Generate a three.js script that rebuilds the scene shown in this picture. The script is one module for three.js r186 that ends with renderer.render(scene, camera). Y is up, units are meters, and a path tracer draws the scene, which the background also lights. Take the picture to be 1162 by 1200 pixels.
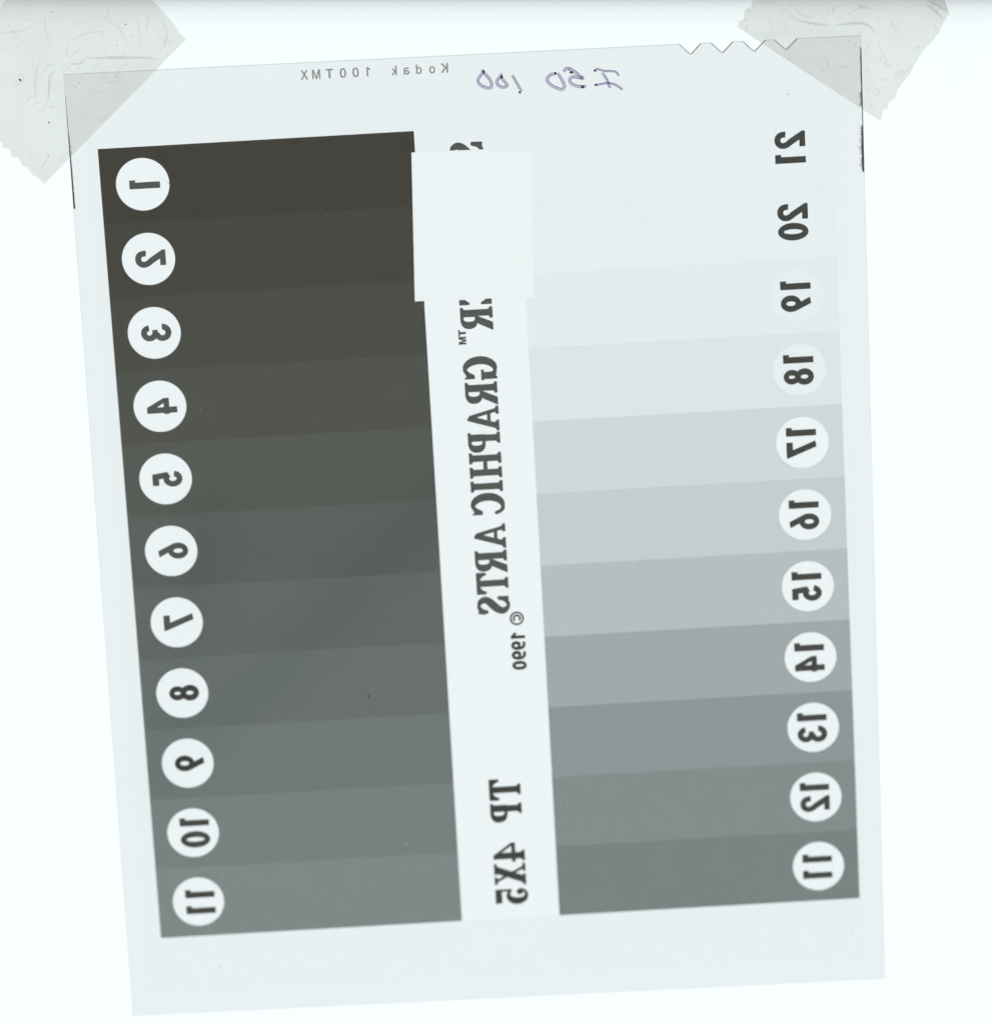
import * as THREE from 'three';
import { mergeGeometries, mergeVertices } from 'three/addons/utils/BufferGeometryUtils.js';
import { TessellateModifier } from 'three/addons/modifiers/TessellateModifier.js';
import { RectAreaLightUniformsLib } from 'three/addons/lights/RectAreaLightUniformsLib.js';

// ---------------------------------------------------------------- camera
// The film lies in the plane y = 0, its middle at the origin, x to the right, z towards the viewer. One picture pixel is about 0.11 mm.
const scene = new THREE.Scene();
const W = 1162, H = 1200, FOCAL = 5000;
const RIGHT = new THREE.Vector3(0.9987845, 0.0150213, 0.0469455);
const DOWN = new THREE.Vector3(-0.0492282, 0.2562581, 0.9653540);
const AHEAD = new THREE.Vector3(0.0024707, -0.9664917, 0.2566861);
const EYE = new THREE.Vector3(0.00006, 0.53194, -0.14484);
const camera = new THREE.PerspectiveCamera(2 * Math.atan(H / 2 / FOCAL) * 180 / Math.PI, W / H, 0.05, 12);
camera.position.copy(EYE);
camera.up.copy(DOWN).negate();
camera.lookAt(EYE.clone().add(AHEAD));
camera.focus = 0.5365;                            // focused near the top of the film; it softens a little towards the bottom
camera.userData.fStop = 16;

const renderer = new THREE.WebGLRenderer({ antialias: true });
renderer.setSize(991, 1024);
renderer.toneMapping = THREE.LinearToneMapping;
renderer.toneMappingExposure = 1;
renderer.shadowMap.enabled = true;
scene.background = new THREE.Color(0.012, 0.011, 0.010);   // a dim room

// ---------------------------------------------------------------- lights
RectAreaLightUniformsLib.init();
const TABLE_TURN = -0.0488, TABLE = { x: 0.0046, z: -0.07020, w: 0.30, h: 0.24 };   // middle of the lit field's far edge, and its size
const tableAt = (u, y, v) => new THREE.Vector3(u, y, v).applyAxisAngle(new THREE.Vector3(0, 1, 0), TABLE_TURN).add(new THREE.Vector3(TABLE.x, 0, TABLE.z));
const PANEL_L = 1.015, PANEL_COLOUR = new THREE.Color(0.903, 0.976, 0.993);
{
  const l = new THREE.RectAreaLight(PANEL_COLOUR, PANEL_L, TABLE.w, TABLE.h);
  l.name = 'light_table_lamp';
  l.position.copy(tableAt(0, -0.0017, TABLE.h / 2));
  l.rotation.set(Math.PI / 2, 0, -TABLE_TURN);
  scene.add(l);
}
// the room's lamp above the copy stand, which the shiny film mirrors: a broad warm ceiling light
const CEILING = { L: 0.80, c: new THREE.Color(1.0, 0.90, 0.76), w: 1.9, h: 1.9, at: [0, 1.75, 0.62] };
{
  const l = new THREE.RectAreaLight(CEILING.c, CEILING.L, CEILING.w, CEILING.h);
  l.name = 'ceiling_lamp';
  l.position.set(CEILING.at[0], CEILING.at[1] - 0.004, CEILING.at[2]);
  l.rotation.set(-Math.PI / 2, 0, 0);
  scene.add(l);
}

// ---------------------------------------------------------------- measuring
// a pixel of the photograph as a point of the film's plane, in mm, and the same in the axes of the printed chart, which is turned by half a degree
function film(px, py) {
  const d = new THREE.Vector3().addScaledVector(RIGHT, (px - W / 2) / FOCAL).addScaledVector(DOWN, (py - H / 2) / FOCAL).add(AHEAD);
  const t = -EYE.y / d.y;
  return [(EYE.x + d.x * t) * 1000, (EYE.z + d.z * t) * 1000];
}
const TURN = 0.0083;
const chart = ([x, y]) => [x - TURN * y, y + TURN * x], unchart = ([x, y]) => [x + TURN * y, y - TURN * x];

let seed = 7;
const rnd = () => { seed = (seed * 1664525 + 1013904223) >>> 0; return seed / 4294967296; };
const span = (a, b) => a + (b - a) * rnd();

// ---------------------------------------------------------------- textures
function noiseGrid(n, cells, seedAt) {           // tiling value noise, n x n, cells per side
  seed = seedAt;
  const g = Float32Array.from({ length: cells * cells }, rnd), out = new Float32Array(n * n), s = (t) => t * t * (3 - 2 * t);
  for (let y = 0; y < n; y++) for (let x = 0; x < n; x++) {
    const u = x / n * cells, v = y / n * cells, i = u | 0, j = v | 0, a = s(u - i), b = s(v - j), i1 = (i + 1) % cells, j1 = (j + 1) % cells;
    out[y * n + x] = (g[j * cells + i] * (1 - a) + g[j * cells + i1] * a) * (1 - b) + (g[j1 * cells + i] * (1 - a) + g[j1 * cells + i1] * a) * b;
  }
  return out;
}
function dataTexture(n, f, mm) {                  // f(i) -> 0..1 grey (or an array of three); uv are millimetres
  const d = new Uint8Array(n * n * 4);
  for (let i = 0; i < n * n; i++) {
    const v = f(i), c = Array.isArray(v) ? v : [v, v, v];
    for (let k = 0; k < 3; k++) d[i * 4 + k] = Math.max(0, Math.min(255, Math.round(c[k] * 255)));
    d[i * 4 + 3] = 255;
  }
  const t = new THREE.DataTexture(d, n, n);
  t.wrapS = t.wrapT = THREE.RepeatWrapping;
  t.magFilter = THREE.LinearFilter; t.minFilter = THREE.LinearFilter;
  t.repeat.set(1 / mm, 1 / mm);
  t.needsUpdate = true;
  return t;
}
const N = 512, n1 = noiseGrid(N, 256, 11), n2 = noiseGrid(N, 120, 12), n3 = noiseGrid(N, 17, 13), n4 = noiseGrid(N, 5, 14), n5 = noiseGrid(N, 40, 15);
const grain = (amount) => dataTexture(N, (i) => 1 - amount * (0.7 * n1[i] + 0.3 * n2[i]), 27);      // silver grain
const fine = dataTexture(N, (i) => 1 - 0.018 * (0.5 * n1[i] + 0.5 * n2[i]), 38);
const grainDark = grain(0.13), grainMid = grain(0.055), grainPale = grain(0.02);
const glossMap = dataTexture(N, (i) => 0.03 + 0.02 * n3[i] + 0.015 * n4[i], 61);                        // hardly matt, a little uneven
const mattMap = dataTexture(N, (i) => 0.22 + 0.05 * n3[i], 61);

// ---------------------------------------------------------------- materials
const clear = (name, c, o = {}) => new THREE.MeshPhysicalMaterial({ name, color: new THREE.Color(...c), transmission: 1, thickness: 0, roughness: 1, roughnessMap: glossMap, metalness: 0, ior: 1.5, side: THREE.DoubleSide, ...o });
const root = (c) => c.map(Math.sqrt);
const BASE_T = [0.896, 0.894, 0.898];
const M = {
  base: clear('film base', root(BASE_T), { specularIntensity: 0.5 }),
  border: clear('developed border', [0.964, 0.971, 0.970], { map: fine, specularIntensity: 0.25 }),
  rebate: clear('film rebate', [0.970, 0.979, 0.978], { map: fine, specularIntensity: 0.25 }),
  patch: clear('blank patch', [0.995, 0.998, 0.996], { map: fine, specularIntensity: 0.25 }),
  disc: clear('clear disc', [0.995, 0.998, 0.998], { specularIntensity: 0.25 }),
  numeral: clear('dark silver', [0.078, 0.085, 0.079], { map: grainMid }),
  numeralPale: clear('darker silver', [0.045, 0.048, 0.044], { map: grainMid }),
  letter: clear('letter silver', [0.080, 0.088, 0.081], { map: grainMid }),
  letterDark: clear('letter silver, darker', [0.034, 0.037, 0.034], { map: grainMid }),
  edgeType: clear('edge type', [0.34, 0.32, 0.31]),
  cut: clear('cut film edge', [0.80, 0.79, 0.78], { specularIntensity: 0.4 }),
  cutDark: clear('notch edge', [0.36, 0.29, 0.26], { specularIntensity: 0.4 }),
  burn: clear('fogged film edge', [0.10, 0.085, 0.075], { map: grainMid }),
  burnPale: clear('half fogged film edge', [0.30, 0.31, 0.32], { map: grainMid, specularIntensity: 0.4 }),
  ink: clear('violet ink', [0.66, 0.64, 0.79], { specularIntensity: 0.6 }),
  inkEdge: clear('violet ink edge', [0.25, 0.19, 0.37], { specularIntensity: 0.6 }),
  inkBlot: clear('dried violet ink', [0.05, 0.02, 0.03]),
  dust: new THREE.MeshStandardMaterial({ name: 'dust', color: new THREE.Color(0.20, 0.18, 0.16), roughness: 1, side: THREE.DoubleSide }),
  painted_pinhole: new THREE.MeshStandardMaterial({ name: 'painted_pinhole', color: new THREE.Color(0.75, 0.74, 0.70), roughness: 1, side: THREE.DoubleSide }),
  acrylic: new THREE.MeshPhysicalMaterial({ name: 'opal acrylic', color: new THREE.Color(0.985, 0.99, 0.985), transmission: 1, thickness: 0, roughness: 1, ior: 1.5, specularIntensity: 0.1, side: THREE.DoubleSide }),
  glow: new THREE.MeshStandardMaterial({ name: 'lamp panel', color: new THREE.Color(0.06, 0.06, 0.06), roughness: 0.8, emissive: PANEL_COLOUR, emissiveIntensity: 0.03 }),
  rim: new THREE.MeshStandardMaterial({ name: 'grey painted metal', color: new THREE.Color(0.30, 0.31, 0.32), roughness: 0.5, metalness: 0.0 }),
  arm: new THREE.MeshStandardMaterial({ name: 'black metal', color: new THREE.Color(0.03, 0.03, 0.03), roughness: 0.6 }),
  ceilingGlow: new THREE.MeshStandardMaterial({ name: 'ceiling lamp glow', color: new THREE.Color(0.1, 0.1, 0.1), emissive: CEILING.c, emissiveIntensity: 0.06, roughness: 1 }),
};

// ---------------------------------------------------------------- helpers
const used = new Map();
function numbered(name) { const k = used.get(name) ?? 0; used.set(name, k + 1); return k ? name + '_' + String(k).padStart(3, '0') : name; }
function mesh(name, g, m, parent = scene) {
  const o = new THREE.Mesh(g, m);
  o.name = numbered(name); o.castShadow = o.receiveShadow = true;
  parent.add(o);
  return o;
}
function group(name, parent = scene) { const o = new THREE.Group(); o.name = numbered(name); parent.add(o); return o; }
function tag(o, label, category, more = {}) { Object.assign(o.userData, { label, category }, more); return o; }

// a sheet cut to Shapes whose points are millimetres (x, down the film), laid at height y (mm); uv in mm
function sheet(shapes, y, segments = 48) {
  const s = new THREE.ShapeGeometry(shapes, segments), p = s.attributes.position, n = p.count, pos = new Float32Array(n * 3), nor = new Float32Array(n * 3), uv = new Float32Array(n * 2);
  for (let i = 0; i < n; i++) {
    pos.set([p.getX(i) / 1000, y / 1000, p.getY(i) / 1000], i * 3);
    nor[i * 3 + 1] = 1;
    uv.set([p.getX(i), p.getY(i)], i * 2);
  }
  const idx = Array.from(s.index.array);
  for (let i = 0; i < idx.length; i += 3) {
    const [a, b, c] = [idx[i], idx[i + 1], idx[i + 2]];
    const up = (pos[b * 3 + 2] - pos[a * 3 + 2]) * (pos[c * 3] - pos[a * 3]) - (pos[b * 3] - pos[a * 3]) * (pos[c * 3 + 2] - pos[a * 3 + 2]);
    if (up < 0) { idx[i + 1] = c; idx[i + 2] = b; }
  }
  const g = new THREE.BufferGeometry();
  g.setAttribute('position', new THREE.BufferAttribute(pos, 3));
  g.setAttribute('normal', new THREE.BufferAttribute(nor, 3));
  g.setAttribute('uv', new THREE.BufferAttribute(uv, 2));
  g.setIndex(idx);
  return g;
}
const poly = (pts) => new THREE.Shape(pts.map((p) => new THREE.Vector2(p[0], p[1])));
const hole = (pts) => new THREE.Path(pts.map((p) => new THREE.Vector2(p[0], p[1])));
const circlePts = (x, y, r, n = 72) => Array.from({ length: n }, (_, i) => [x + r * Math.cos(i / n * 2 * Math.PI), y + r * Math.sin(i / n * 2 * Math.PI)]);
// a closed slab over an outline: top, bottom and side walls
function slab(outline, y0, y1) {
  const top = sheet([poly(outline)], y1), bottom = sheet([poly(outline)], y0), pos = [], nor = [], uv = [], idx = [];
  const bi = bottom.index.array;
  for (let i = 0; i < bi.length; i += 3) { const t = bi[i + 1]; bi[i + 1] = bi[i + 2]; bi[i + 2] = t; }
  bottom.attributes.normal.array.forEach((v, i, a) => { a[i] = -v; });
  const area = THREE.ShapeUtils.area(outline.map((p) => new THREE.Vector2(...p)));
  outline.forEach((p, i) => {
    const q = outline[(i + 1) % outline.length], l = Math.hypot(q[0] - p[0], q[1] - p[1]), s = Math.sign(area), n = [s * (q[1] - p[1]) / l, 0, -s * (q[0] - p[0]) / l], k = pos.length / 3;
    for (const [a, y] of [[p, y0], [q, y0], [q, y1], [p, y1]]) { pos.push(a[0] / 1000, y / 1000, a[1] / 1000); nor.push(...n); uv.push(a[0], a[1]); }
    idx.push(...(s > 0 ? [k, k + 2, k + 1, k, k + 3, k + 2] : [k, k + 1, k + 2, k, k + 2, k + 3]));
  });
  const w = new THREE.BufferGeometry();
  w.setAttribute('position', new THREE.Float32BufferAttribute(pos, 3));
  w.setAttribute('normal', new THREE.Float32BufferAttribute(nor, 3));
  w.setAttribute('uv', new THREE.Float32BufferAttribute(uv, 2));
  w.setIndex(idx);
  return mergeGeometries([top, bottom, w]);
}
// a flat ribbon along points (mm), rising by a hair from its start to its end so that it may cross itself
function ribbon(pts, width, y, { smooth = true, offset = 0, rise = 0.008, step = 0.12 } = {}) {
  const v = pts.map((p) => new THREE.Vector3(p[0], 0, p[1]));
  const curve = smooth ? new THREE.CatmullRomCurve3(v, false, 'centripetal') : new THREE.CurvePath();
  if (!smooth) for (let i = 1; i < v.length; i++) curve.add(new THREE.LineCurve3(v[i - 1], v[i]));
  const n = Math.max(6, Math.ceil(curve.getLength() / step)), pos = [], nor = [], uv = [], idx = [];
  for (let i = 0; i <= n; i++) {
    const t = i / n, p = curve.getPointAt(t), d = curve.getTangentAt(t), w = (typeof width === 'function' ? width(t) : width) / 2;
    for (const s of [-1, 1]) {
      const k = offset + s * w, x = p.x - d.z * k, z = p.z + d.x * k;
      pos.push(x / 1000, (y + rise * t) / 1000, z / 1000); nor.push(0, 1, 0); uv.push(x, z);
    }
    if (i) { const k = i * 2; idx.push(k - 2, k - 1, k, k, k - 1, k + 1); }
  }
  const g = new THREE.BufferGeometry();
  g.setAttribute('position', new THREE.Float32BufferAttribute(pos, 3));
  g.setAttribute('normal', new THREE.Float32BufferAttribute(nor, 3));
  g.setAttribute('uv', new THREE.Float32BufferAttribute(uv, 2));
  for (let i = 0; i < idx.length; i += 3) { const t = idx[i + 1]; idx[i + 1] = idx[i + 2]; idx[i + 2] = t; }
  g.setIndex(idx);
  return g;
}

// ---------------------------------------------------------------- glyphs: drawn on a canvas, then traced into outlines
const G = 4, PAD = 12;                            // canvas pixels per unit; units of margin
function trace(wUnits, hUnits, draw, fat = 1.0) {            // -> list of closed contours in units, inside on one side
  const w = Math.ceil((wUnits + 2 * PAD) * G), h = Math.ceil((hUnits + 2 * PAD) * G);
  const cv = document.createElement('canvas'); cv.width = w; cv.height = h;
  const c = cv.getContext('2d');
  c.setTransform(G, 0, 0, G, PAD * G, PAD * G);
  c.fillStyle = c.strokeStyle = '#000'; c.lineWidth = 18; c.lineJoin = 'round'; c.lineCap = 'butt';
  draw(c);
  if (fat) { c.setTransform(1, 0, 0, 1, 0, 0); const copy = document.createElement('canvas'); copy.width = w; copy.height = h; copy.getContext('2d').drawImage(cv, 0, 0); for (let k = 0; k < 16; k++) c.drawImage(copy, fat * G * Math.cos(k * Math.PI / 8), fat * G * Math.sin(k * Math.PI / 8)); }
  const d = c.getImageData(0, 0, w, h).data, at = (x, y) => d[(y * w + x) * 4 + 3] - 127.5, next = new Map(), where = new Map();
  const cut = (x0, y0, x1, y1) => { const a = at(x0, y0), b = at(x1, y1), t = a / (a - b), k = x0 === x1 ? 'v' + x0 + ',' + Math.min(y0, y1) : 'h' + Math.min(x0, x1) + ',' + y0; where.set(k, [x0 + (x1 - x0) * t, y0 + (y1 - y0) * t]); return k; };
  for (let y = 0; y < h - 1; y++) for (let x = 0; x < w - 1; x++) {
    const q = [[x, y], [x + 1, y], [x + 1, y + 1], [x, y + 1]], s = q.map(([a, b]) => at(a, b) > 0), ins = [], outs = [];
    if (s.every((v) => v === s[0])) continue;
    for (let k = 0; k < 4; k++) { const a = q[k], b = q[(k + 1) % 4]; if (s[k] !== s[(k + 1) % 4]) (s[k] ? outs : ins).push(cut(...a, ...b)); }
    ins.forEach((k, i) => next.set(outs[ins.length > 1 ? (s[0] ? i : 1 - i) : i], k));
  }
  const loops = [];
  while (next.size) {
    const start = next.keys().next().value, loop = [];
    for (let k = start; next.has(k);) { const n = next.get(k); next.delete(k); loop.push(where.get(k)); k = n; }
    if (loop.length > 8) loops.push(thin(loop, 0.22).map(([x, y]) => [(x + 0.5) / G - PAD, (y + 0.5) / G - PAD]));
  }
  return loops;
}
function thin(loop, eps) {                        // Douglas-Peucker on a closed loop
  const go = (a, b) => {
    let far = 0, k = -1; const [x0, y0] = loop[a], [x1, y1] = loop[b % loop.length], l = Math.hypot(x1 - x0, y1 - y0) || 1e-9;
    for (let i = a + 1; i < b; i++) { const d = Math.abs((x1 - x0) * (loop[i][1] - y0) - (y1 - y0) * (loop[i][0] - x0)) / l; if (d > far) { far = d; k = i; } }
    return far > eps ? [...go(a, k), ...go(k, b)] : [loop[a]];
  };
  const m = loop.length >> 1;
  return [...go(0, m), ...go(m, loop.length)];
}
const areaOf = (l) => l.reduce((s, p, i) => { const q = l[(i + 1) % l.length]; return s + p[0] * q[1] - q[0] * p[1]; }, 0) / 2;
const within = (p, l) => { let c = false; l.forEach((a, i) => { const b = l[(i + 1) % l.length]; if ((a[1] > p[1]) !== (b[1] > p[1]) && p[0] < (b[0] - a[0]) * (p[1] - a[1]) / (b[1] - a[1]) + a[0]) c = !c; }); return c; };
// contours -> Shapes, each point sent through place()
function toShapes(loops, place) {
  const depth = loops.map((l, i) => loops.filter((m, j) => j !== i && within(l[0], m)).length);
  return loops.flatMap((l, i) => {
    if (depth[i] % 2) return [];
    const s = poly(l.map(place));
    loops.forEach((m, j) => { if (depth[j] === depth[i] + 1 && within(m[0], l)) s.holes.push(hole(m.map(place))); });
    return [s];
  });
}
// The chart's writing reads downwards and is seen from behind: a glyph's own (right, down) is the film's (down, right).
const sideways = (x0, y0, s) => ([cx, cy]) => unchart([x0 + cy * s, y0 + cx * s]);

const P = (c, pts, how = 'fill') => { c.beginPath(); pts.forEach((p, i) => (i ? c.lineTo(...p) : c.moveTo(...p))); c.closePath(); c[how](); };
const E = (c, x, y, rx, ry, a0 = 0, a1 = 360, how = 'stroke') => { c.beginPath(); c.ellipse(x, y, rx, ry, 0, a0 * Math.PI / 180, a1 * Math.PI / 180); c[how](); };
const R = (c, x0, y0, x1, y1) => c.fillRect(x0, y0, x1 - x0, y1 - y0);
const CUT = (c, f) => { c.globalCompositeOperation = 'destination-out'; f(); c.globalCompositeOperation = 'source-over'; };
const six = (c) => {
  P(c, [[1.5, 54], [6, 44], [27, 0], [46.5, 3.5], [30, 37], [27, 62]]);
  E(c, 27.5, 67, 27.5, 33, 0, 360, 'fill'); CUT(c, () => E(c, 27.5, 67, 8.8, 16.5, 0, 360, 'fill'));
};
const DIGITS = {
  0: [58, (c) => { E(c, 29, 50, 29, 50, 0, 360, 'fill'); R(c, 0.6, 42, 57.4, 58); CUT(c, () => { E(c, 29, 50, 9.2, 32, 0, 360, 'fill'); }); }],
  1: [28, (c) => { R(c, 8, 0, 28, 100); R(c, 0, 0, 9, 18.5); }],
  2: [57, (c) => {
    c.beginPath(); c.moveTo(9.5, 35); c.bezierCurveTo(8.5, 17, 17, 9, 28.5, 9); c.bezierCurveTo(40, 9, 48, 17, 47.5, 29); c.bezierCurveTo(47, 37, 42, 43, 37, 51); c.stroke();
    P(c, [[29, 44], [45, 54], [27, 83], [51, 82], [51, 100], [0, 100], [0, 91]]);
  }],
  3: [57, (c) => { E(c, 29, 27.5, 17.5, 18.5, 185, 450); E(c, 28, 71, 19.5, 20, 270, 540); R(c, 19, 38.5, 33, 54.5); }],
  4: [54, (c) => { P(c, [[31, 0], [50, 0], [50, 57], [54, 57], [54, 74], [50, 74], [50, 100], [31, 100], [31, 74], [0, 74], [0, 57]]); CUT(c, () => P(c, [[31.5, 29], [31.5, 57], [15.5, 57]])); }],
  5: [55, (c) => { P(c, [[11, 0], [49, 0], [49, 20], [27.5, 20], [25, 36], [25, 50], [4, 49]]); E(c, 27.5, 68, 18, 22.5, 215, 525); }],
  6: [55, six],
  7: [55, (c) => P(c, [[2, 0], [55, 0], [55, 5], [18.5, 100], [-1, 97], [29, 20], [2, 20]])],
  8: [55, (c) => { E(c, 27.5, 27, 24.5, 27, 0, 360, 'fill'); E(c, 27.5, 69.5, 27.5, 30.5, 0, 360, 'fill'); CUT(c, () => { E(c, 27.5, 27, 6.5, 11.5, 0, 360, 'fill'); E(c, 27.5, 69.5, 8, 13.5, 0, 360, 'fill'); }); }],
  9: [55, (c) => { c.translate(55, 100); c.rotate(Math.PI); six(c); }],
};
const blob = (c, pts) => {                        // a stroke of changing thickness: points (x, y, radius)
  const v = pts.map((p) => new THREE.Vector3(...p)), k = new THREE.CatmullRomCurve3(v, false, 'catmullrom', 0.5), n = pts.length * 24;
  for (let i = 0; i <= n; i++) { const p = k.getPoint(i / n); E(c, p.x, p.y, p.z, p.z, 0, 360, 'fill'); }
};
const stem = (c, x, foot = true, head = true, w = 20, over = 7.5) => { R(c, x, 0, x + w, 100); for (const [y0, y1, on, ya, yb] of [[0, 8.5, head, 8.5, 13], [91.5, 100, foot, 91.5, 87]]) if (on) { R(c, x - over, y0, x + w + over, y1); P(c, [[x - over * 0.55, ya], [x, yb], [x + w, yb], [x + w + over * 0.55, ya]]); } };
const bowl = (c, x) => { c.beginPath(); c.moveTo(x, 0); c.lineTo(x + 26, 0); c.bezierCurveTo(x + 47, 0, x + 58, 9, x + 58, 26.5); c.bezierCurveTo(x + 58, 44, x + 47, 54, x + 27, 54); c.lineTo(x, 54); c.fill(); CUT(c, () => { c.beginPath(); c.moveTo(x + 20, 9.5); c.lineTo(x + 26, 9.5); c.bezierCurveTo(x + 33, 9.5, x + 36, 16, x + 36, 27); c.bezierCurveTo(x + 36, 38, x + 33, 45, x + 26, 45); c.lineTo(x + 20, 45); c.fill(); }); };
const round = (c, w) => { E(c, w / 2, 50, w / 2, 53, 0, 360, 'fill'); CUT(c, () => { E(c, w / 2 + 11, 49.5, w / 2 - 13.5, 42.5, 0, 360, 'fill'); }); };
const beak = (c, x) => P(c, [[x - 24, 1], [x - 5, 8], [x - 5, 1.5], [x, 1.5], [x, 31], [x - 7, 33.5], [x - 13, 30], [x - 20, 17], [x - 28, 9]]);
const S_PATH = [[55, 17, 3.5], [48, 10, 4.5], [38, 4.5, 5], [27, 4, 5.2], [15.5, 10, 8], [10.5, 23, 10.5], [16, 36, 11.5], [30, 50, 12.5], [42, 63, 11.5], [47.5, 77, 10.5], [43, 89, 7.5], [33, 96, 5.2], [22, 96, 4.6], [12, 89, 4.4], [6, 80, 3.5]];
const LETTERS = {
  G: [74, (c) => { round(c, 74); CUT(c, () => { R(c, 48, 30, 90, 56); R(c, 71, -10, 90, 60); }); beak(c, 71); R(c, 51, 53, 73, 88); R(c, 43, 53, 76, 61); P(c, [[45, 96], [51, 84], [66, 84], [73, 84], [73, 101], [68, 103], [64, 98], [52, 101]]); }],
  R: [75, (c) => { stem(c, 8); bowl(c, 10); stem(c, 8); P(c, [[30, 51], [45, 48], [54, 58], [75, 100], [50, 100], [30, 56]]); }],
  A: [79, (c) => { P(c, [[28, 9], [36, 22], [18, 92], [7, 92]]); P(c, [[28, 9], [40, 1], [44, 3], [72, 92], [79, 98], [55, 98], [54, 92]]); R(c, 0, 91.5, 25, 100); P(c, [[4, 92], [9, 86], [19, 86], [21, 92]]); R(c, 45, 91.5, 79, 100); P(c, [[48, 92], [54, 86], [70, 86], [75, 92]]); R(c, 20, 64, 47, 74); }],
  P: [64, (c) => { stem(c, 8); bowl(c, 6); stem(c, 8); }],
  H: [82, (c) => { stem(c, 7.5); stem(c, 54); R(c, 20, 43.5, 60, 55.5); }],
  I: [35, (c) => stem(c, 7.5)],
  C: [69, (c) => { round(c, 74); CUT(c, () => { R(c, 50, 28, 90, 70); R(c, 62, -10, 90, 110); }); beak(c, 70); blob(c, [[50, 98, 5], [58, 91, 5], [63, 82, 5], [65, 76, 5]]); }],
  T: [71, (c) => { stem(c, 25.5, true, false); R(c, 0, 0, 71, 11); for (const f of [1, -1]) { c.save(); if (f < 0) { c.translate(71, 0); c.scale(-1, 1); } P(c, [[0, 0], [0, 28], [4, 31], [8.5, 30], [11, 22], [18, 14], [28, 10], [20, 3]]); c.restore(); } }],
  S: [58, (c) => { blob(c, S_PATH); P(c, [[47, 1.5], [56, 1.5], [56, 30], [50, 33], [45, 30], [41, 17], [30, 7], [42, 6]]); P(c, [[11, 98.5], [1, 98.5], [0, 66], [6, 63], [11, 66], [16, 82], [27, 93], [16, 94]]); }],
  4: [64, (c) => { P(c, [[0, 58], [41, 0], [54, 0], [54, 58.5], [64, 58.5], [64, 70], [0, 70]]); CUT(c, () => P(c, [[33, 24], [33, 58.5], [10, 58.5]])); R(c, 33, 60, 54, 95); R(c, 26, 92, 61, 100); P(c, [[29, 92], [33, 87], [54, 87], [58, 92]]); }],
  X: [72, (c) => { P(c, [[7, 4], [31, 4], [68, 96], [44, 96]]); P(c, [[54, 6], [63, 6], [18, 94], [9, 94]]); R(c, 0, 0, 36, 8.5); R(c, 45, 0, 70, 8.5); R(c, 0, 91.5, 27, 100); R(c, 37, 91.5, 73, 100); }],
  5: [54, (c) => { P(c, [[2, 0], [46, 0], [49, -3], [48, 20], [9, 20], [9, 52], [2, 51]]); blob(c, [[6, 50, 3], [12, 44, 4], [21, 41, 5.5], [31, 44, 8], [39.5, 55, 10.5], [42.5, 69, 11], [40, 84, 9.5], [33, 95, 7], [23, 99, 5], [13, 96.5, 4.2], [6, 88, 4], [4, 80, 4]]); E(c, 11.5, 78, 9.5, 9.5, 0, 360, 'fill'); }],
};
const textGlyph = (text, font, w, h, heavy = 0) => [w, (c) => {   // one character of a type face, fitted into a box of w x h units
  c.font = font;
  const m = c.measureText(text), l = m.actualBoundingBoxLeft, gw = l + m.actualBoundingBoxRight, gh = m.actualBoundingBoxAscent + m.actualBoundingBoxDescent;
  c.scale(w / gw, h / gh); c.fillText(text, l, m.actualBoundingBoxAscent);
  if (heavy) { c.lineWidth = heavy; c.strokeText(text, l, m.actualBoundingBoxAscent); }
}];

// ================================================================ the light table
const table = group('light_table');
Object.assign(table.userData, { kind: 'structure', label: 'white glowing light table under the taped film', category: 'light table' });
table.position.set(TABLE.x, 0, TABLE.z); table.rotation.y = TABLE_TURN;
{
  const w = TABLE.w + 0.008, h = TABLE.h + 0.008, g = new THREE.PlaneGeometry(w, h).rotateX(-Math.PI / 2);
  mesh('acrylic_sheet', g, M.acrylic, table).position.set(0, 0, TABLE.h / 2);
  mesh('lamp_panel', new THREE.PlaneGeometry(TABLE.w, TABLE.h).rotateX(-Math.PI / 2), M.glow, table).position.set(0, -0.0024, TABLE.h / 2);
  const rims = [];
  for (const [cx, cz, bw, bd] of [[0, -0.012, w + 0.04, 0.016], [0, TABLE.h + 0.012, w + 0.04, 0.016], [-(w / 2 + 0.008), TABLE.h / 2, 0.016, TABLE.h + 0.008], [w / 2 + 0.008, TABLE.h / 2, 0.016, TABLE.h + 0.008]]) {
    const b = new THREE.BoxGeometry(bw, 0.022, bd); b.translate(cx, -0.0095, cz); rims.push(b);
  }
  mesh('metal_frame', mergeGeometries(rims), M.rim, table);
  const floor = new THREE.BoxGeometry(w + 0.03, 0.003, h + 0.03); floor.translate(0, -0.0222, TABLE.h / 2);
  mesh('bottom_plate', floor, M.rim, table);
}

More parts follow.
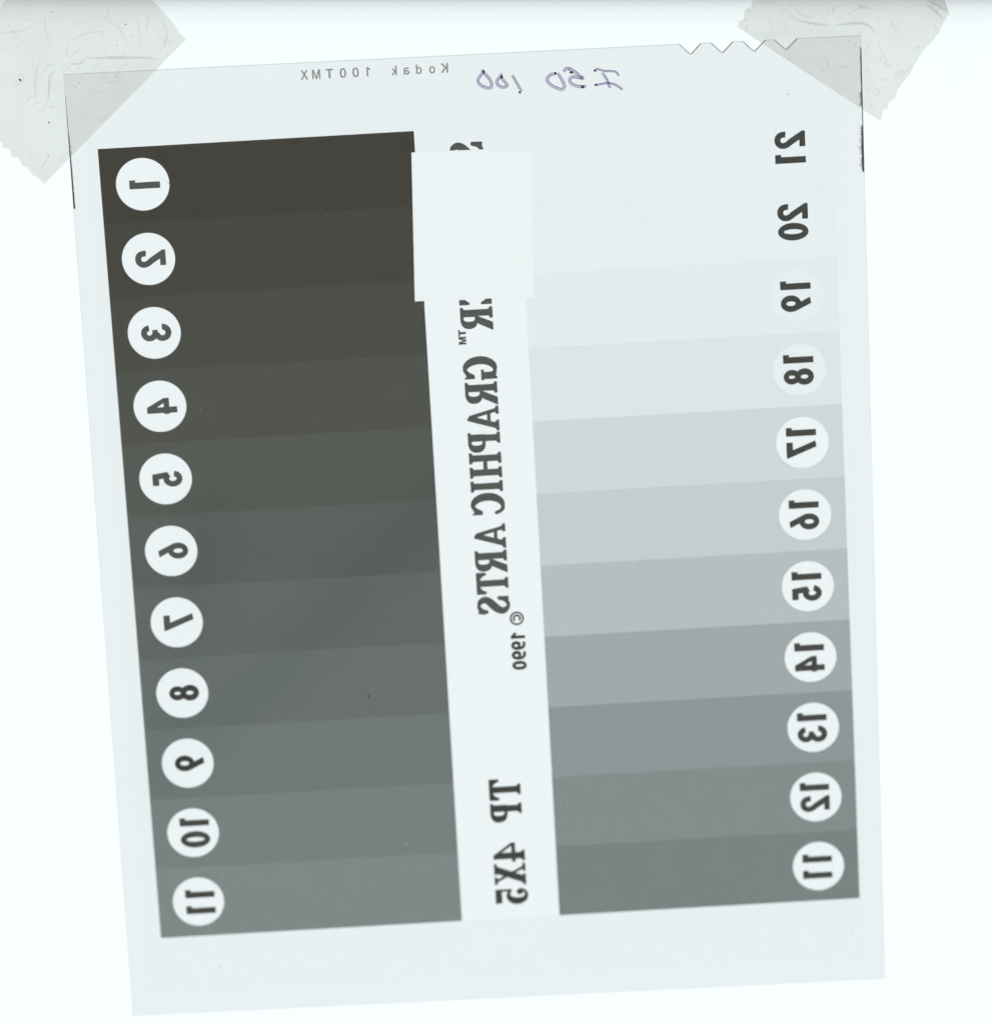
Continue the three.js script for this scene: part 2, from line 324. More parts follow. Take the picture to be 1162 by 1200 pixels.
// the ceiling lamp as the fitting it is, and the dark arm of the copy stand that crosses its reflection
{
  const t = tag(group('ceiling_lamp'), 'broad warm ceiling lamp high above the light table', 'lamp');
  t.position.set(...CEILING.at);
  mesh('diffuser', new THREE.PlaneGeometry(CEILING.w, CEILING.h).rotateX(Math.PI / 2), M.ceilingGlow, t);
  const g = new THREE.BoxGeometry(CEILING.w + 0.03, 0.05, CEILING.h + 0.03); g.translate(0, 0.03, 0);
  mesh('housing', g, M.rim, t);
  const a = new THREE.Vector3(-0.012, 1.25, 0.316), b = new THREE.Vector3(-0.150, 1.25, 0.446), arm = tag(group('stand_arm'), 'slim dark arm hanging above the light table, out of the picture', 'arm');
  arm.position.copy(a).add(b).multiplyScalar(0.5);
  const rod = new THREE.CylinderGeometry(0.0042, 0.0042, a.distanceTo(b), 20); rod.rotateX(Math.PI / 2);
  const o = mesh('rod', rod, M.arm, arm); o.lookAt(b);
  const hanger = new THREE.CylinderGeometry(0.005, 0.005, 0.47, 12); hanger.translate(b.x - arm.position.x, 0.235, b.z - arm.position.z);
  mesh('hanger', hanger, M.arm, arm);
}

// ================================================================ the film
const negative = tag(group('film_negative'), 'clear sheet film with a mirrored grey step scale, taped flat on the light table', 'film negative');
const HW = 50, HH = 63.1;
const V = [[795.7, 51.9], [808.6, 62.4], [820.3, 50.8], [832.6, 50.1], [845.6, 60.7], [857.6, 48.6], [870, 47.9], [882.9, 59.1], [895.7, 46.3], [906.9, 45.7], [920.3, 56.9], [932.6, 44.5]]
  .map(([x, y], i) => { const p = film(x, y); return i % 3 === 1 ? [p[0], p[1] + 0.05] : [p[0], -HH]; });
const outline = [[-HW, -HH], ...V, [HW, -HH], [HW, HH], [-HW, HH]];
const Y = { base0: 0.06, base1: 0.24, silver: 0.27, disc: 0.27, type: 0.29, ink: 0.31, blot: 0.335 };
mesh('film_base', slab(outline, Y.base0, Y.base1), M.base, negative);

// cut edges: a hair of scattering along the outline, darker in the notches
{
  const strips = [], dark = [];
  const run = (a, b, w, list, y = 0.255) => list.push(ribbon([a, b], w, y, { smooth: false, rise: 0, offset: w / 2, step: 5 }));
  for (let i = 0; i < outline.length; i++) {
    const a = outline[i], b = outline[(i + 1) % outline.length], notch = i >= 1 && i <= V.length && Math.abs(a[1] - b[1]) > 0.3;
    if (notch) run(a, b, a[1] < b[1] ? 0.11 : 0.15, dark, 0.257);
    else if (i < outline.length - 4) run(a, b, 0.11, strips);
    else if (i === outline.length - 4) run(a, b, 0.11, strips);
    else run(a, b, i === outline.length - 2 ? 0.07 : 0.06, strips, 0.256);
  }
  mesh('cut_edge', mergeGeometries(strips), M.cut, negative);
  mesh('notch_edge', mergeGeometries(dark), M.cutDark, negative);
}

// the developed layer: border, rebate, 22 steps, a blank patch
const BX0 = -45.96, BX1 = -6.13, CX0 = 6.78, CX1 = 46.5, TOP = -53.79, PITCH = 9.615, BOTTOM = TOP + 11 * PITCH;
const frameIn = { x0: film(173, 1140)[0], x1: film(994, 350)[0], y0: film(400, 91)[1], y1: film(220, 1163)[1] };
{
  const inner = [[frameIn.x0, frameIn.y0], [frameIn.x1, frameIn.y0], [frameIn.x1, frameIn.y1], [frameIn.x0, frameIn.y1]];
  const border = poly(inner);
  border.holes.push(hole([[BX0, TOP], [CX1, TOP], [CX1, BOTTOM], [BX0, BOTTOM]].map(unchart)));
  mesh('developed_border', sheet([border], Y.silver), M.border, negative);
  const rebate = poly(outline);
  rebate.holes.push(hole(inner));
  mesh('film_rebate', sheet([rebate], Y.silver), M.rebate, negative);
}
const PATCH = [[482, 178.4], [622, 176], [625.5, 348.7], [486, 352.8]].map(([x, y]) => chart(film(x, y)));     // corners, clockwise from the step-one side
const edgeAt = (a, b, y) => a[0] + (b[0] - a[0]) * (y - a[1]) / (b[1] - a[1]);
{   // the border runs down between the two columns as far as the patch
  const [a, b] = PATCH, at = (x) => a[1] + (b[1] - a[1]) * (x - a[0]) / (b[0] - a[0]);
  mesh('developed_border', sheet([poly([[BX1, TOP], [CX0, TOP], [CX0, at(CX0)], [BX1, at(BX1)]].map(unchart))], Y.silver), M.border, negative);
}
mesh('blank_patch', sheet([poly(PATCH.map(unchart))], Y.silver), M.patch, negative).userData.label = 'blank white rectangle that cuts off the first word';

const LEFT_T = [[0.036, 0.037, 0.029], [0.046, 0.049, 0.039], [0.058, 0.062, 0.053], [0.073, 0.079, 0.068], [0.09, 0.0995, 0.089], [0.108, 0.121, 0.112], [0.129, 0.147, 0.139], [0.154, 0.176, 0.169], [0.184, 0.211, 0.204], [0.213, 0.247, 0.24], [0.248, 0.287, 0.281]];
const RIGHT_T = [[0.947, 0.971, 0.979], [0.938, 0.961, 0.969], [0.909, 0.934, 0.941], [0.854, 0.881, 0.878], [0.749, 0.769, 0.774], [0.68, 0.711, 0.707], [0.566, 0.597, 0.591], [0.425, 0.457, 0.453], [0.324, 0.355, 0.352], [0.276, 0.308, 0.304], [0.229, 0.26, 0.256]];
function step(side, k) {
  const y0 = TOP + k * PITCH, y1 = y0 + PITCH, x0 = side < 0 ? BX0 : CX0, x1 = side < 0 ? BX1 : CX1, number = side < 0 ? k + 1 : 21 - k;
  const [a, b, c, d] = PATCH, e = 1e-4;
  const lo = Math.max(y0, side < 0 ? a[1] : b[1]), hi = Math.min(y1, side < 0 ? d[1] : c[1]), cutIn = hi > lo;
  let pts;
  if (side < 0) {
    const at = (y) => edgeAt(a, d, y);
    pts = [[x0, y0], ...(cutIn ? [...(lo > y0 + e ? [[x1, y0], [x1, lo]] : []), [at(lo), lo], [at(hi), hi], ...(hi < y1 - e ? [[x1, hi], [x1, y1]] : [])] : [[x1, y0], [x1, y1]]), [x0, y1]];
  } else {
    const at = (y) => edgeAt(b, c, y);
    pts = [[x1, y1], ...(cutIn ? [...(hi < y1 - e ? [[x0, y1], [x0, hi]] : []), [at(hi), hi], [at(lo), lo], ...(lo > y0 + e ? [[x0, lo], [x0, y0]] : [])] : [[x0, y1], [x0, y0]]), [x1, y0]];
  }
  const s = poly(pts.map(unchart)), cx = side < 0 ? -40.65 : 41.23, cy = y0 + PITCH / 2, ring = circlePts(cx, cy, 3.37).map(unchart);
  s.holes.push(hole(ring));
  const T0 = (side < 0 ? LEFT_T : RIGHT_T)[k], T = T0.map((v) => v * (T0[0] < 0.3 ? 0.965 : T0[0] < 0.7 ? 0.99 : 1));   // the grain takes a little
  const m = clear('silver density ' + number + (side < 0 ? ' a' : ' b'), T, { map: T0[0] < 0.3 ? grainDark : T0[0] < 0.7 ? grainMid : grainPale, specularIntensity: T0[0] < 0.3 ? 1 : 0.5 });
  const o = mesh('grey_step', sheet([s], Y.silver), m, negative);
  o.userData.label = (side < 0 ? ['almost black', 'darkest', 'dark'][k < 3 ? 1 : 2] : k < 3 ? 'almost clear' : k < 7 ? 'pale grey' : 'mid grey') + ' step numbered ' + number + ' in mirror writing';
  const dm = number > 17 ? clear('disc ' + number, [0, 1, 2].map((c) => T[c] + (0.99 - T[c]) * { 18: 0.72, 19: 0.45, 20: 0.25, 21: 0.1 }[number]), { map: fine, specularIntensity: 0.25 }) : M.disc;
  mesh('number_disc', sheet([poly(ring)], Y.disc), dm, o);
  // the numeral
  const digits = String(number).split(''), u = 0.038, gap = number === 11 ? 31 : number === 20 ? 8 : 21, total = digits.reduce((t, g) => t + DIGITS[g][0], 0) + (digits.length - 1) * gap;
  let x = -total / 2;
  const shapes = [];
  for (const g of digits) {
    const [w, draw] = DIGITS[g];
    shapes.push(...toShapes(trace(w, 100, draw), sideways(cx + (side < 0 ? 0.25 : -0.14) - 50 * u, cy + x * u, u)));
    x += w + gap;
  }
  mesh('numeral', sheet(shapes, Y.type), side < 0 && number < 8 ? M.numeral : M.numeralPale, o);
}
for (let k = 0; k < 11; k++) step(-1, k);
for (let k = 0; k < 11; k++) step(1, k);

// ---------------------------------------------------------------- the printed words down the middle strip
const U = 0.041, CAP = -1.60;
function word(label, items, m) {
  const t = group('printed_word', negative); t.userData.label = label;
  for (const [glyph, y0, x0 = CAP, u = U] of items) {
    const [w, draw] = Array.isArray(glyph) ? glyph : LETTERS[glyph];
    mesh('letter', sheet(toShapes(trace(w, 100, draw, 0.6), sideways(x0, y0, u)), Y.type), m, t);
  }
}
// what the blank patch leaves of the first word: the start of its first letter, the ends of its last but one, and its last
const startOfS = [58, (c) => { LETTERS.S[1](c); c.setTransform(G, 0, 0, G, PAD * G, PAD * G); CUT(c, () => P(c, [[22.5, -12], [24.5, 112], [90, 112], [90, -12]])); }];
const endsOfE = [16, (c) => { P(c, [[0, 0], [16, 0], [16, 30], [10, 31], [6, 24], [0, 17]]); P(c, [[0, 100], [16, 100], [16, 68], [10, 67], [6, 75], [0, 82]]); }];
word('grey start of a letter cut off by the blank patch', [[startOfS, -51.98, -1.70]], M.letter);
word('grey mirrored letters below the blank patch', [[endsOfE, -31.72, -1.68], ['R', -30.72, -1.66]], M.letter);
word('small mirrored trade mark sign', [[textGlyph('T', 'bold 120px sans-serif', 88, 100, 5), -27.84, -2.03, 0.0092], [textGlyph('M', 'bold 120px sans-serif', 104, 100, 5), -26.93, -2.03, 0.0092]], M.letter);
word('long grey mirrored word', [['G', -24.28], ['R', -20.90], ['A', -17.68], ['P', -14.27], ['H', -11.58], ['I', -7.83], ['C', -6.22]], M.letter);
word('short grey mirrored word', [['A', -2.04], ['R', 1.45], ['T', 4.41], ['S', 7.66]], M.letter);
const smallC = [100, (c) => { c.lineWidth = 12; E(c, 50, 50, 43.5, 43.5); c.lineWidth = 12.5; c.beginPath(); c.arc(50, 50, 22, 0.75, 2 * Math.PI - 0.75); c.stroke(); }];
const sans = (t, w) => textGlyph(t, 'bold 120px sans-serif', w, 100, 4);
word('small mirrored date with a circled letter', [[smallC, 9.87, 2.43, 0.0184], [sans('1', 44), 12.70, 2.48, 0.0178], [sans('9', 64), 13.90, 2.48, 0.0178], [sans('9', 64), 15.22, 2.48, 0.0178], [sans('0', 64), 16.60, 2.48, 0.0178]], M.letterDark);
word('two dark mirrored capitals', [['T', 32.60, -1.53], ['P', 35.94, -1.53]], M.letterDark);
word('dark mirrored sheet size', [['4', 41.46, -1.46], ['X', 44.34, -1.48], ['5', 47.84, -1.48]], M.letterDark);

// the film's own edge printing, mirrored left to right
{
  const t = group('edge_printing', negative);
  t.userData.label = 'small thin mirrored print along the top edge';
  [['X', -19.91, 0.84], ['M', -18.41, 0.98], ['T', -16.75, 0.86], ['0', -15.06, 0.74], ['0', -13.47, 0.74], ['1', -11.86, 0.42], ['k', -8.64, 0.62], ['a', -7.09, 0.66], ['d', -5.54, 0.68], ['o', -3.88, 0.70], ['K', -2.33, 0.86]].forEach(([ch, x, w]) => {
    const low = 'ao'.includes(ch), hmm = low ? 0.86 : 1.16, u = hmm / 100, y0 = -61.53 - 0.58 + (low ? 0.30 : 0);
    const [gw, draw] = textGlyph(ch, '120px sans-serif', w / u, 100, 6);
    mesh('letter', sheet(toShapes(trace(gw, 100, draw, 0), ([cx, cy]) => [x + w / 2 - cx * u, y0 + cy * u + x * -0.0003]), Y.type), M.edgeType, t);
  });
}

// a hand-written note in violet ink beside it
{
  const t = group('handwriting', negative);
  t.userData.label = 'violet hand-written note seen mirrored';
  const a = (pts) => pts.map(([x, y]) => film(550 + x / 11.62, 70 + y / 11.62)), b = (pts) => pts.map(([x, y]) => film(630 + x / 10.56, 70 + y / 10.56));
  const strokes = [
    [a([[182, 128], [175, 175], [140, 220], [115, 270], [130, 322], [210, 370], [280, 378], [303, 345], [278, 265], [222, 198], [190, 160]]), 0.32],
    [a([[430, 178], [425, 215], [385, 260], [370, 312], [400, 350], [470, 370], [512, 345], [480, 295], [445, 255], [433, 215]]), 0.31],
    [a([[580, 205], [640, 310], [708, 428]]), 0.27],
    [b([[217, 163], [155, 182], [112, 235], [140, 290], [215, 338], [300, 360], [330, 325], [300, 248], [248, 163]]), 0.33],
    [b([[322, 148], [345, 108], [385, 104], [450, 140], [515, 195], [560, 226], [500, 215], [425, 208], [390, 245], [420, 295], [500, 325], [595, 326]]), 0.33],
    [b([[712, 106], [830, 135], [960, 145], [1000, 195]]), 0.19],
    [b([[795, 155], [850, 240], [890, 345]]), 0.27],
    [b([[725, 308], [770, 298], [880, 285], [960, 308], [1045, 365]]), 0.22],
  ];
  strokes.forEach(([p, w0], i) => {
    const w = w0 * 1.14;
    const y = Y.ink + i * 0.001, width = (q) => w * (0.72 + 0.28 * Math.min(1, Math.min(q, 1 - q) * 9));
    mesh('ink_stroke', ribbon(p, width, y), M.ink, t);
    mesh('ink_edge', mergeGeometries([ribbon(p, 0.095, y + 0.011, { offset: -w * 0.36 }), ribbon(p, 0.06, y + 0.0115, { offset: w * 0.42 })]), M.inkEdge, t);
  });
  const spots = [[a([[190, 158]])[0], 0.10, 0.13], [a([[436, 228]])[0], 0.10, 0.15], [a([[684, 440]])[0], 0.10, 0.10], [b([[217, 163]])[0], 0.11, 0.11], [b([[415, 150]])[0], 0.15, 0.11], [b([[380, 118]])[0], 0.08, 0.06], [b([[552, 332]])[0], 0.13, 0.12], [b([[706, 128]])[0], 0.11, 0.10], [b([[716, 305]])[0], 0.10, 0.10]];
  spots.forEach(([p, rx, ry], i) => {
    seed = 900 + i;
    const pts = Array.from({ length: 22 }, (_, k) => { const q = k / 22 * 2 * Math.PI, r = 1.65 * span(0.85, 1.15); return [p[0] + rx * r * Math.cos(q), p[1] + ry * r * Math.sin(q)]; });
    mesh('ink_blot', sheet([poly(pts)], Y.blot), M.inkBlot, t);
  });
}

// light that leaked in along both long edges has blackened slivers of the film
{
  const sliver = (p0, p1, n, wAt, side, ragged) => {
    const pts = [], inner = [];
    for (let i = 0; i <= n; i++) {
      const q = i / n, y = p0[1] + (p1[1] - p0[1]) * q, w = Math.max(0.01, wAt(q) * (1 + ragged * span(-1, 1)));
      pts.push([side * (HW - 0.012), y]); inner.push([side * (HW - 0.012 - w), y]);
    }
    return poly([...pts, ...inner.reverse()]);
  };
  seed = 41;
  const l0 = film(79, 112), l1 = film(90, 244), r0 = film(1008, 55), r1 = film(1011, 201);
  mesh('blackened_edge', sheet([sliver(l0, l1, 90, (q) => 0.05 + 0.20 * q ** 1.2, -1, 0.12)], 0.285), M.burn, negative);
  mesh('blackened_edge', sheet([sliver(r0, r1, 120, (q) => 0.15 + 0.03 * Math.sin(q * 9) + (q > 0.35 && q < 0.46 ? 0.10 : 0) + (q > 0.63 ? 0.12 : 0), 1, 0.22)], 0.285), M.burn, negative);
  // smoked inner margin with a comb of fine teeth
  const teeth = (y0, y1, x, len, n, side) => { for (let i = 0; i < n; i++) { const y = y0 + (y1 - y0) * (i + span(0, 0.15)) / n, l = len * span(0.35, 1), h = (y1 - y0) / n * 0.85; combs.push(poly([[side * x, y], [side * (x - l), y + span(-0.03, 0.03)], [side * x, y + h]])); } };
  const combs = [], yy = (q) => r0[1] + (r1[1] - r0[1]) * q;
  teeth(yy(0.36), yy(0.47), HW - 0.15, 0.62, 16, 1);
  teeth(yy(0.62), yy(0.97), HW - 0.18, 0.62, 46, 1);
  teeth(yy(0.05), yy(0.34), HW - 0.10, 0.22, 26, 1);
  teeth(l0[1] + 5, l1[1], HW - 0.12, 0.26, 44, -1);
  mesh('smoked_margin', sheet(combs, 0.288), M.burnPale, negative).userData.kind = 'stuff';
}

// ================================================================ two strips of torn matt tape
const insideFilm = (x, y) => Math.min(HW - Math.abs(x), HH - Math.abs(y));   // > 0 on the film
function tapeHeight(x, y) {                        // the tape leaves the film's edge and comes down to the table about 2 mm outside it
  const out = Math.hypot(Math.max(0, Math.abs(x) - HW), Math.max(0, Math.abs(y) - HH)), t = Math.min(1, out / 2.0);
  return insideFilm(x, y) >= 0 ? 0.31 : 0.31 * (1 - t) ** 1.6 + 0.03 * (1 - (1 - t) ** 1.6);
}
function tapeTextures(id, at, ripples, specks) {   // relief of the adhesive and its dirt, over a square of 40 mm whose corner is at
  const n = 1024, mm = 40, hgt = new Float32Array(n * n), q = n / mm;
  const a = noiseGrid(512, 200, id), b = noiseGrid(512, 26, id + 1), c = noiseGrid(512, 9, id + 2), d = noiseGrid(512, 70, id + 3);
  for (let y = 0; y < n; y++) for (let x = 0; x < n; x++) {
    const i = ((y >> 1) * 512) + (x >> 1);
    hgt[y * n + x] = 0.40 + 0.006 * a[i] + 0.10 * b[i] + 0.16 * c[i] + 0.02 * d[i];
  }
  for (const [pts, amp, wide] of ripples) {
    const k = new THREE.CatmullRomCurve3(pts.map((p) => { const f = film(...p); return new THREE.Vector3((f[0] - at[0]) * q, (f[1] - at[1]) * q, 0); }), false, 'centripetal'), len = k.getLength(), m = Math.ceil(len / 1.2), r = wide * q;
    for (let s = 0; s <= m; s++) {
      const p = k.getPointAt(s / m), fade = Math.min(1, Math.min(s, m - s) / (0.12 * m + 1));
      for (let y = Math.floor(p.y - 3 * r); y <= p.y + 3 * r; y++) for (let x = Math.floor(p.x - 3 * r); x <= p.x + 3 * r; x++) {
        if (x < 0 || y < 0 || x >= n || y >= n) continue;
        const e = Math.exp(-((x - p.x) ** 2 + (y - p.y) ** 2) / (2 * r * r)) * amp * fade, o = y * n + x;
        ridge[o] = Math.abs(e) > Math.abs(ridge[o]) ? e : ridge[o];
      }
    }
  }
  for (let i = 0; i < n * n; i++) { hgt[i] += 1.6 * ridge[i]; ridge[i] = 0; }
  const make = (f) => { const t = dataTexture(n, f, mm); t.offset.set(-at[0] / mm, -at[1] / mm); return t; };
  seed = id * 77;
  const dirt = new Float32Array(n * n);
  for (let s = 0; s < specks; s++) {
    const px = rnd() * n, py = rnd() * n, r = span(1.0, 2.6), dark = span(0.03, 0.16) * (rnd() < 0.06 ? 4 : 1);
    for (let y = Math.floor(py - 5); y <= py + 5; y++) for (let x = Math.floor(px - 5); x <= px + 5; x++) if (x >= 0 && y >= 0 && x < n && y < n && Math.hypot(x - px, y - py) < r * (0.7 + 0.6 * a[(y >> 1) * 512 + (x >> 1)])) dirt[y * n + x] = Math.max(dirt[y * n + x], dark);
  }
  return { bump: make((i) => hgt[i]), map: make((i) => { const j = ((i / n | 0) >> 1) * 512 + ((i % n) >> 1); return 1 - 0.016 * b[j] - 0.02 * c[j] - 0.008 * a[j] - dirt[i]; }) };
}
const ridge = new Float32Array(1024 * 1024);
const TAPE_T = root([0.85, 0.855, 0.842]);
function tape(name, label, outlinePx, corner, id, ripples, creases, specks) {
  const t = tag(group(name), label, 'tape', { group: 'torn tape strips holding the film' });
  const pts = outlinePx.map((p) => film(...p)), tex = tapeTextures(id, corner, ripples, specks);
  const m = clear('matt tape ' + id, TAPE_T, { map: tex.map, bumpMap: tex.bump, bumpScale: 0.00011, roughnessMap: mattMap, specularIntensity: 0.9 });
  const flat = slab(pts, 0, 0.05).toNonIndexed();
  const fineMesh = mergeVertices(new TessellateModifier(0.0006, 9).modify(flat), 1e-7), p = fineMesh.attributes.position;
  for (let i = 0; i < p.count; i++) p.setY(i, p.getY(i) + tapeHeight(p.getX(i) * 1000, p.getZ(i) * 1000) / 1000);
  fineMesh.computeVertexNormals();
  mesh('tape_film', fineMesh, m, t);
  {   // emboss shading of the squeezed adhesive, put into tinted ribbons, long and short
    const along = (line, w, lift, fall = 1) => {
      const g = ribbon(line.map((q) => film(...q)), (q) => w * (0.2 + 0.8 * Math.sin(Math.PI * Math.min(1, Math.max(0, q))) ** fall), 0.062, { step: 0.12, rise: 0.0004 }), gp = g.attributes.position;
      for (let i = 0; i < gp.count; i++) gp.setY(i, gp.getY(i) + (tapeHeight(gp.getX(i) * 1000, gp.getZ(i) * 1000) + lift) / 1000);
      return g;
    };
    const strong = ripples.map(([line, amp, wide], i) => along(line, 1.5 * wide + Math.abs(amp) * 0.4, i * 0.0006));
    mesh('ridge_shading', mergeGeometries(strong), clear('ridge shading tint ' + id, [0.982, 0.982, 0.980], { roughnessMap: mattMap, specularIntensity: 0.3 }), t).userData.kind = 'stuff';
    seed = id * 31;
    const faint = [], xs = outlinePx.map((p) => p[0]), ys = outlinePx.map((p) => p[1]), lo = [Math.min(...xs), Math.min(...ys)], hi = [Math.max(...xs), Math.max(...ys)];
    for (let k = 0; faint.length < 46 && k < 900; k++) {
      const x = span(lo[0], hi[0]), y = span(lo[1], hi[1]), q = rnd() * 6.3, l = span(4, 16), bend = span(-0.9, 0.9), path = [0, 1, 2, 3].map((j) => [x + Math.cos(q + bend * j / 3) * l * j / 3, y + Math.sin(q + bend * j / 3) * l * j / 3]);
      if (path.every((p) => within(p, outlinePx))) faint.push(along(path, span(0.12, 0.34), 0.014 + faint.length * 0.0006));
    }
    mesh('ripple_shading', mergeGeometries(faint), clear('ripple shading tint ' + id, [0.993, 0.993, 0.992], { roughnessMap: mattMap, specularIntensity: 0.3 }), t).userData.kind = 'stuff';
  }
  if (creases.length) {  // dark refraction lines of the creases, put into the tint of flat ribbons
    const cm = clear('crease shading tint ' + id, [0.945, 0.945, 0.94], { roughnessMap: mattMap });
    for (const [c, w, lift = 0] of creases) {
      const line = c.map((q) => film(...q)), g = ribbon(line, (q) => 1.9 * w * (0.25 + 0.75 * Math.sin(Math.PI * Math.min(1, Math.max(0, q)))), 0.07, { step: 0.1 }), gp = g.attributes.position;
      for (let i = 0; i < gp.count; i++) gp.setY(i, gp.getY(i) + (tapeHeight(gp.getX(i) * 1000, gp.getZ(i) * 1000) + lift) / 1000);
      mesh('crease_shading', g, cm, t);
    }
  }
  return t;
}
function torn(pts, rough, id) {                   // adds fine teeth to a torn edge
  seed = id; const out = [];
  pts.forEach((p, i) => {
    out.push(p);
    const q = pts[i + 1]; if (!q) return;
    const l = Math.hypot(q[0] - p[0], q[1] - p[1]), n = Math.floor(l / 3);
    for (let k = 1; k < n; k++) { const s = k / n, o = rough * span(-1, 1); out.push([p[0] + (q[0] - p[0]) * s - (q[1] - p[1]) / l * o, p[1] + (q[1] - p[1]) * s + (q[0] - p[0]) / l * o]); }
  });
  return out;
}
tape('tape_strip', 'torn strip of matt tape over the film corner above step one', [
  ...torn([[87.7, -82], [120, -55], [150, -25], [178, 0], [188.5, 10], [202.7, 27], [209, 36], [218, 46.5]], 0.5, 5),
  [200, 64.5], [126, 140], [84, 182.6],
  ...torn([[52.3, 215.7], [47.5, 210.2], [41.3, 206], [38.6, 205.3], [33, 197.8], [31, 194.7], [26.9, 194.3], [24.8, 189.5], [21.3, 184.3], [13.8, 183.3], [11.7, 175], [10.3, 174], [4.1, 173.7], [2.8, 167.5], [0, 164], [-20, 146], [-50, 112], [-78, 87]], 0.35, 6),
], film(-80, -60).map((v) => v - 1), 21, [
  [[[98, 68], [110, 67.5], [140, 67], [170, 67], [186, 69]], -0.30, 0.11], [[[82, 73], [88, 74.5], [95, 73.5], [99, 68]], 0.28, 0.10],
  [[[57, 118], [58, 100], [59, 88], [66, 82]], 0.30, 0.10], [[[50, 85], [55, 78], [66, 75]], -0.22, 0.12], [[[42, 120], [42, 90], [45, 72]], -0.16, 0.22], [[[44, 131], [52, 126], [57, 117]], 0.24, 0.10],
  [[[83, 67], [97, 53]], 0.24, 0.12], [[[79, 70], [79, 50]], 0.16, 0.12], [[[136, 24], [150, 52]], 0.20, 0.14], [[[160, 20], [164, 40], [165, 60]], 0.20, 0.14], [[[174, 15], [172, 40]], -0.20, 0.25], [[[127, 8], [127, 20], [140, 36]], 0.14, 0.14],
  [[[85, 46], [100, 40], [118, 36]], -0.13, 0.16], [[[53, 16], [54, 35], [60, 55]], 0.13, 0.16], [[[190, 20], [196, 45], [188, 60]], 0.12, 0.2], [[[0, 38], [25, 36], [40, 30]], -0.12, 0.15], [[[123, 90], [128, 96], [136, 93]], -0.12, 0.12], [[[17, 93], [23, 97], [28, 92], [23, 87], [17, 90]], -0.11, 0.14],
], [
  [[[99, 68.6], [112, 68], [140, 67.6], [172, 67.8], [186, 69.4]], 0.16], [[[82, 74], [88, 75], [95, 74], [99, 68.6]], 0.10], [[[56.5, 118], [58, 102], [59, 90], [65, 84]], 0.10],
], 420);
const taped = tape('tape_strip', 'torn strip of matt tape with a folded corner, over the notched film corner', [
  ...torn([[1005, -40], [960, -70], [925, -50]], 0.2, 3),
  ...torn([[905, -28], [890, -10], [881, 0], [879.7, 8.8], [872.8, 10.5], [871.6, 16.3], [870.5, 23.2], [865, 24.5], [863.5, 31.4]], 0.4, 8),
  [900, 55.5], [950, 88.5], [1000, 121.4],
  ...torn([[1031.5, 142.2], [1034.3, 127.8], [1040, 126.6], [1041, 119.7], [1049.4, 112.7], [1050.5, 105.7], [1057.5, 96.4], [1066.8, 84.8], [1070, 76.7], [1075, 69.7], [1079.6, 60.4], [1092.3, 47.6], [1099.3, 38.3], [1106.3, 24.4], [1111.6, 15.8]], 0.35, 9),
  [1108.6, 7], [1106, 0], [1098, -18], [1060, -30],
], film(855, -75).map((v) => v - 1), 51, [
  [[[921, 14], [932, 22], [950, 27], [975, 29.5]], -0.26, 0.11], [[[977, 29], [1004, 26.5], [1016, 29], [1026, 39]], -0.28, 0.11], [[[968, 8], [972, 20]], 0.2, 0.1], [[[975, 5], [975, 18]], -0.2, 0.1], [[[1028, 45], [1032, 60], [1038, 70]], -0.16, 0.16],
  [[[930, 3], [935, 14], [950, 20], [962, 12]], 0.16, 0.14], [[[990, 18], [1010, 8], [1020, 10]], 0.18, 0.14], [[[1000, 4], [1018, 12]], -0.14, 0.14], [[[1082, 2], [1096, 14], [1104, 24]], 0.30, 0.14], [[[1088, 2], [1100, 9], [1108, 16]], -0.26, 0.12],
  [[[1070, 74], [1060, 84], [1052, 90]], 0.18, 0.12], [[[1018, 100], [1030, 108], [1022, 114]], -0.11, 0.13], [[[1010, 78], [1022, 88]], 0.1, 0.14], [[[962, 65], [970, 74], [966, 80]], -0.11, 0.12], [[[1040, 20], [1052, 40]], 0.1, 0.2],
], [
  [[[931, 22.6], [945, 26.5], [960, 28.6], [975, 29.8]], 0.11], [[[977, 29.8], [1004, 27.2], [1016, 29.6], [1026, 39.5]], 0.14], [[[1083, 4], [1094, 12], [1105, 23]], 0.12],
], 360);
{   // its corner is folded back on itself
  const pts = [[1081, -3], [1106, 0], [1108.6, 7], [1111, 15.5], [1098, 8], [1088, 3]].map((p) => film(...p));
  mesh('folded_corner', slab(pts, 0.10, 0.14), clear('folded corner', root([0.86, 0.855, 0.84]), { roughnessMap: mattMap }), taped);
}

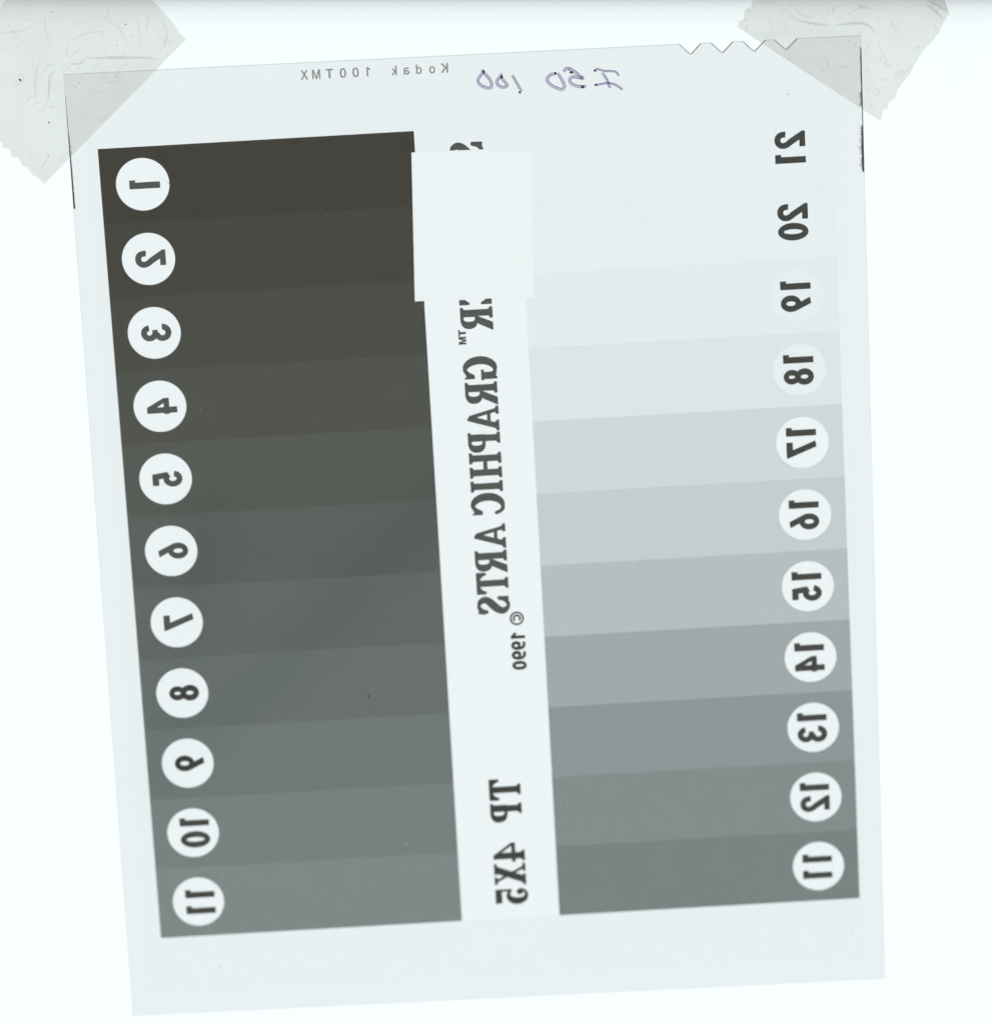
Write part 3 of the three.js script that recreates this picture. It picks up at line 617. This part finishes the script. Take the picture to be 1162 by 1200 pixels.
// ================================================================ dust, hairs and painted pinhole flecks
{
  seed = 5150;
  const dark = [], spot = (x, y, r, lift, list, long = 1) => { const f = film(x, y), turn = rnd() * 6.3, pts = Array.from({ length: 9 }, (_, k) => { const q = k / 9 * 2 * Math.PI, s = r * span(0.6, 1.2), u = s * Math.cos(q) * long, v = s * Math.sin(q); return [f[0] + u * Math.cos(turn) - v * Math.sin(turn), f[1] + u * Math.sin(turn) + v * Math.cos(turn)]; }); list.push(sheet([poly(pts)], lift)); };
  for (const [x, y, r, long] of [[432, 815, 0.16, 1.7], [922, 110, 0.09, 1], [57.5, 143, 0.13, 1], [57, 182, 0.08, 1], [24, 93, 0.16, 1.3], [928, 656, 0.07, 1], [669, 259, 0.06, 1], [830, 214, 0.06, 1], [630, 566, 0.05, 1], [598, 437, 0.06, 1], [157, 492, 0.06, 1], [972, 1124, 0.09, 1.4], [997, 1090, 0.10, 1.3], [259, 1131, 0.13, 1], [317, 20, 0.07, 1], [1139, 16, 0.05, 1], [962, 81.5, 0.07, 1], [742, 360, 0.05, 1], [512, 148, 0.05, 1], [150, 75, 0.06, 1]])
    spot(x, y, r, 0.40, dark, long);
  for (let i = 0; i < 90; i++) spot(span(0, 1162), span(0, 1200), span(0.018, 0.045), 0.40, dark, span(1, 2));
  const o = mesh('dust', mergeGeometries(dark.splice(0, 5)), M.dust);
  tag(o, 'few dark dust specks on the film steps and the tape strips', 'dust', { kind: 'stuff' });
  tag(mesh('dust', mergeGeometries(dark), clear('faint dust', [0.66, 0.66, 0.65])), 'barely visible pale grey dust scattered over the film margins and the light table', 'dust', { kind: 'stuff' });
  const pale = [];  // pale flecks: table light through emulsion pinholes, painted as a light colour
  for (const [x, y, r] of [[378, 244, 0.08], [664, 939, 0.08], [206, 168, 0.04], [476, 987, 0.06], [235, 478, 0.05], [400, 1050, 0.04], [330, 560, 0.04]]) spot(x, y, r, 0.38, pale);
  const fineFleck = (pts) => pale.push(ribbon(pts.map((p) => film(...p)), 0.05, 0.38, { step: 0.05 }));
  fineFleck([[196, 212], [198, 214], [200, 212], [201.5, 213.5]]); fineFleck([[199, 213], [200, 216]]);
  const l = mesh('painted_pinhole', mergeGeometries(pale), M.painted_pinhole);
  tag(l, 'pale flecks painted for light through pinholes in the dark steps of the film', 'painted_pinhole', { kind: 'stuff' });
  // two hairs lying on the bright film
  const hair = (pts, w) => ribbon(pts.map((p) => film(...p)), w, 0.38, { step: 0.08 });
  const h = [hair([[475, 98], [490, 108], [505, 118], [520, 124]], 0.022), hair([[512, 98], [520, 108], [532, 112]], 0.02), hair([[494, 114], [520, 121], [545, 125], [578, 122]], 0.02), hair([[563, 111], [566, 116], [570, 121]], 0.03), hair([[150, 110], [172, 108], [190, 103], [205, 96]], 0.02), hair([[1003, 225], [1001, 232], [1003, 240], [1007, 243]], 0.02)];
  tag(mesh('hair_wisps', mergeGeometries(h), clear('hair', [0.86, 0.86, 0.86])), 'faint fine hairs lying on the clear top border of the film', 'hair', { kind: 'stuff' });
}

renderer.render(scene, camera);
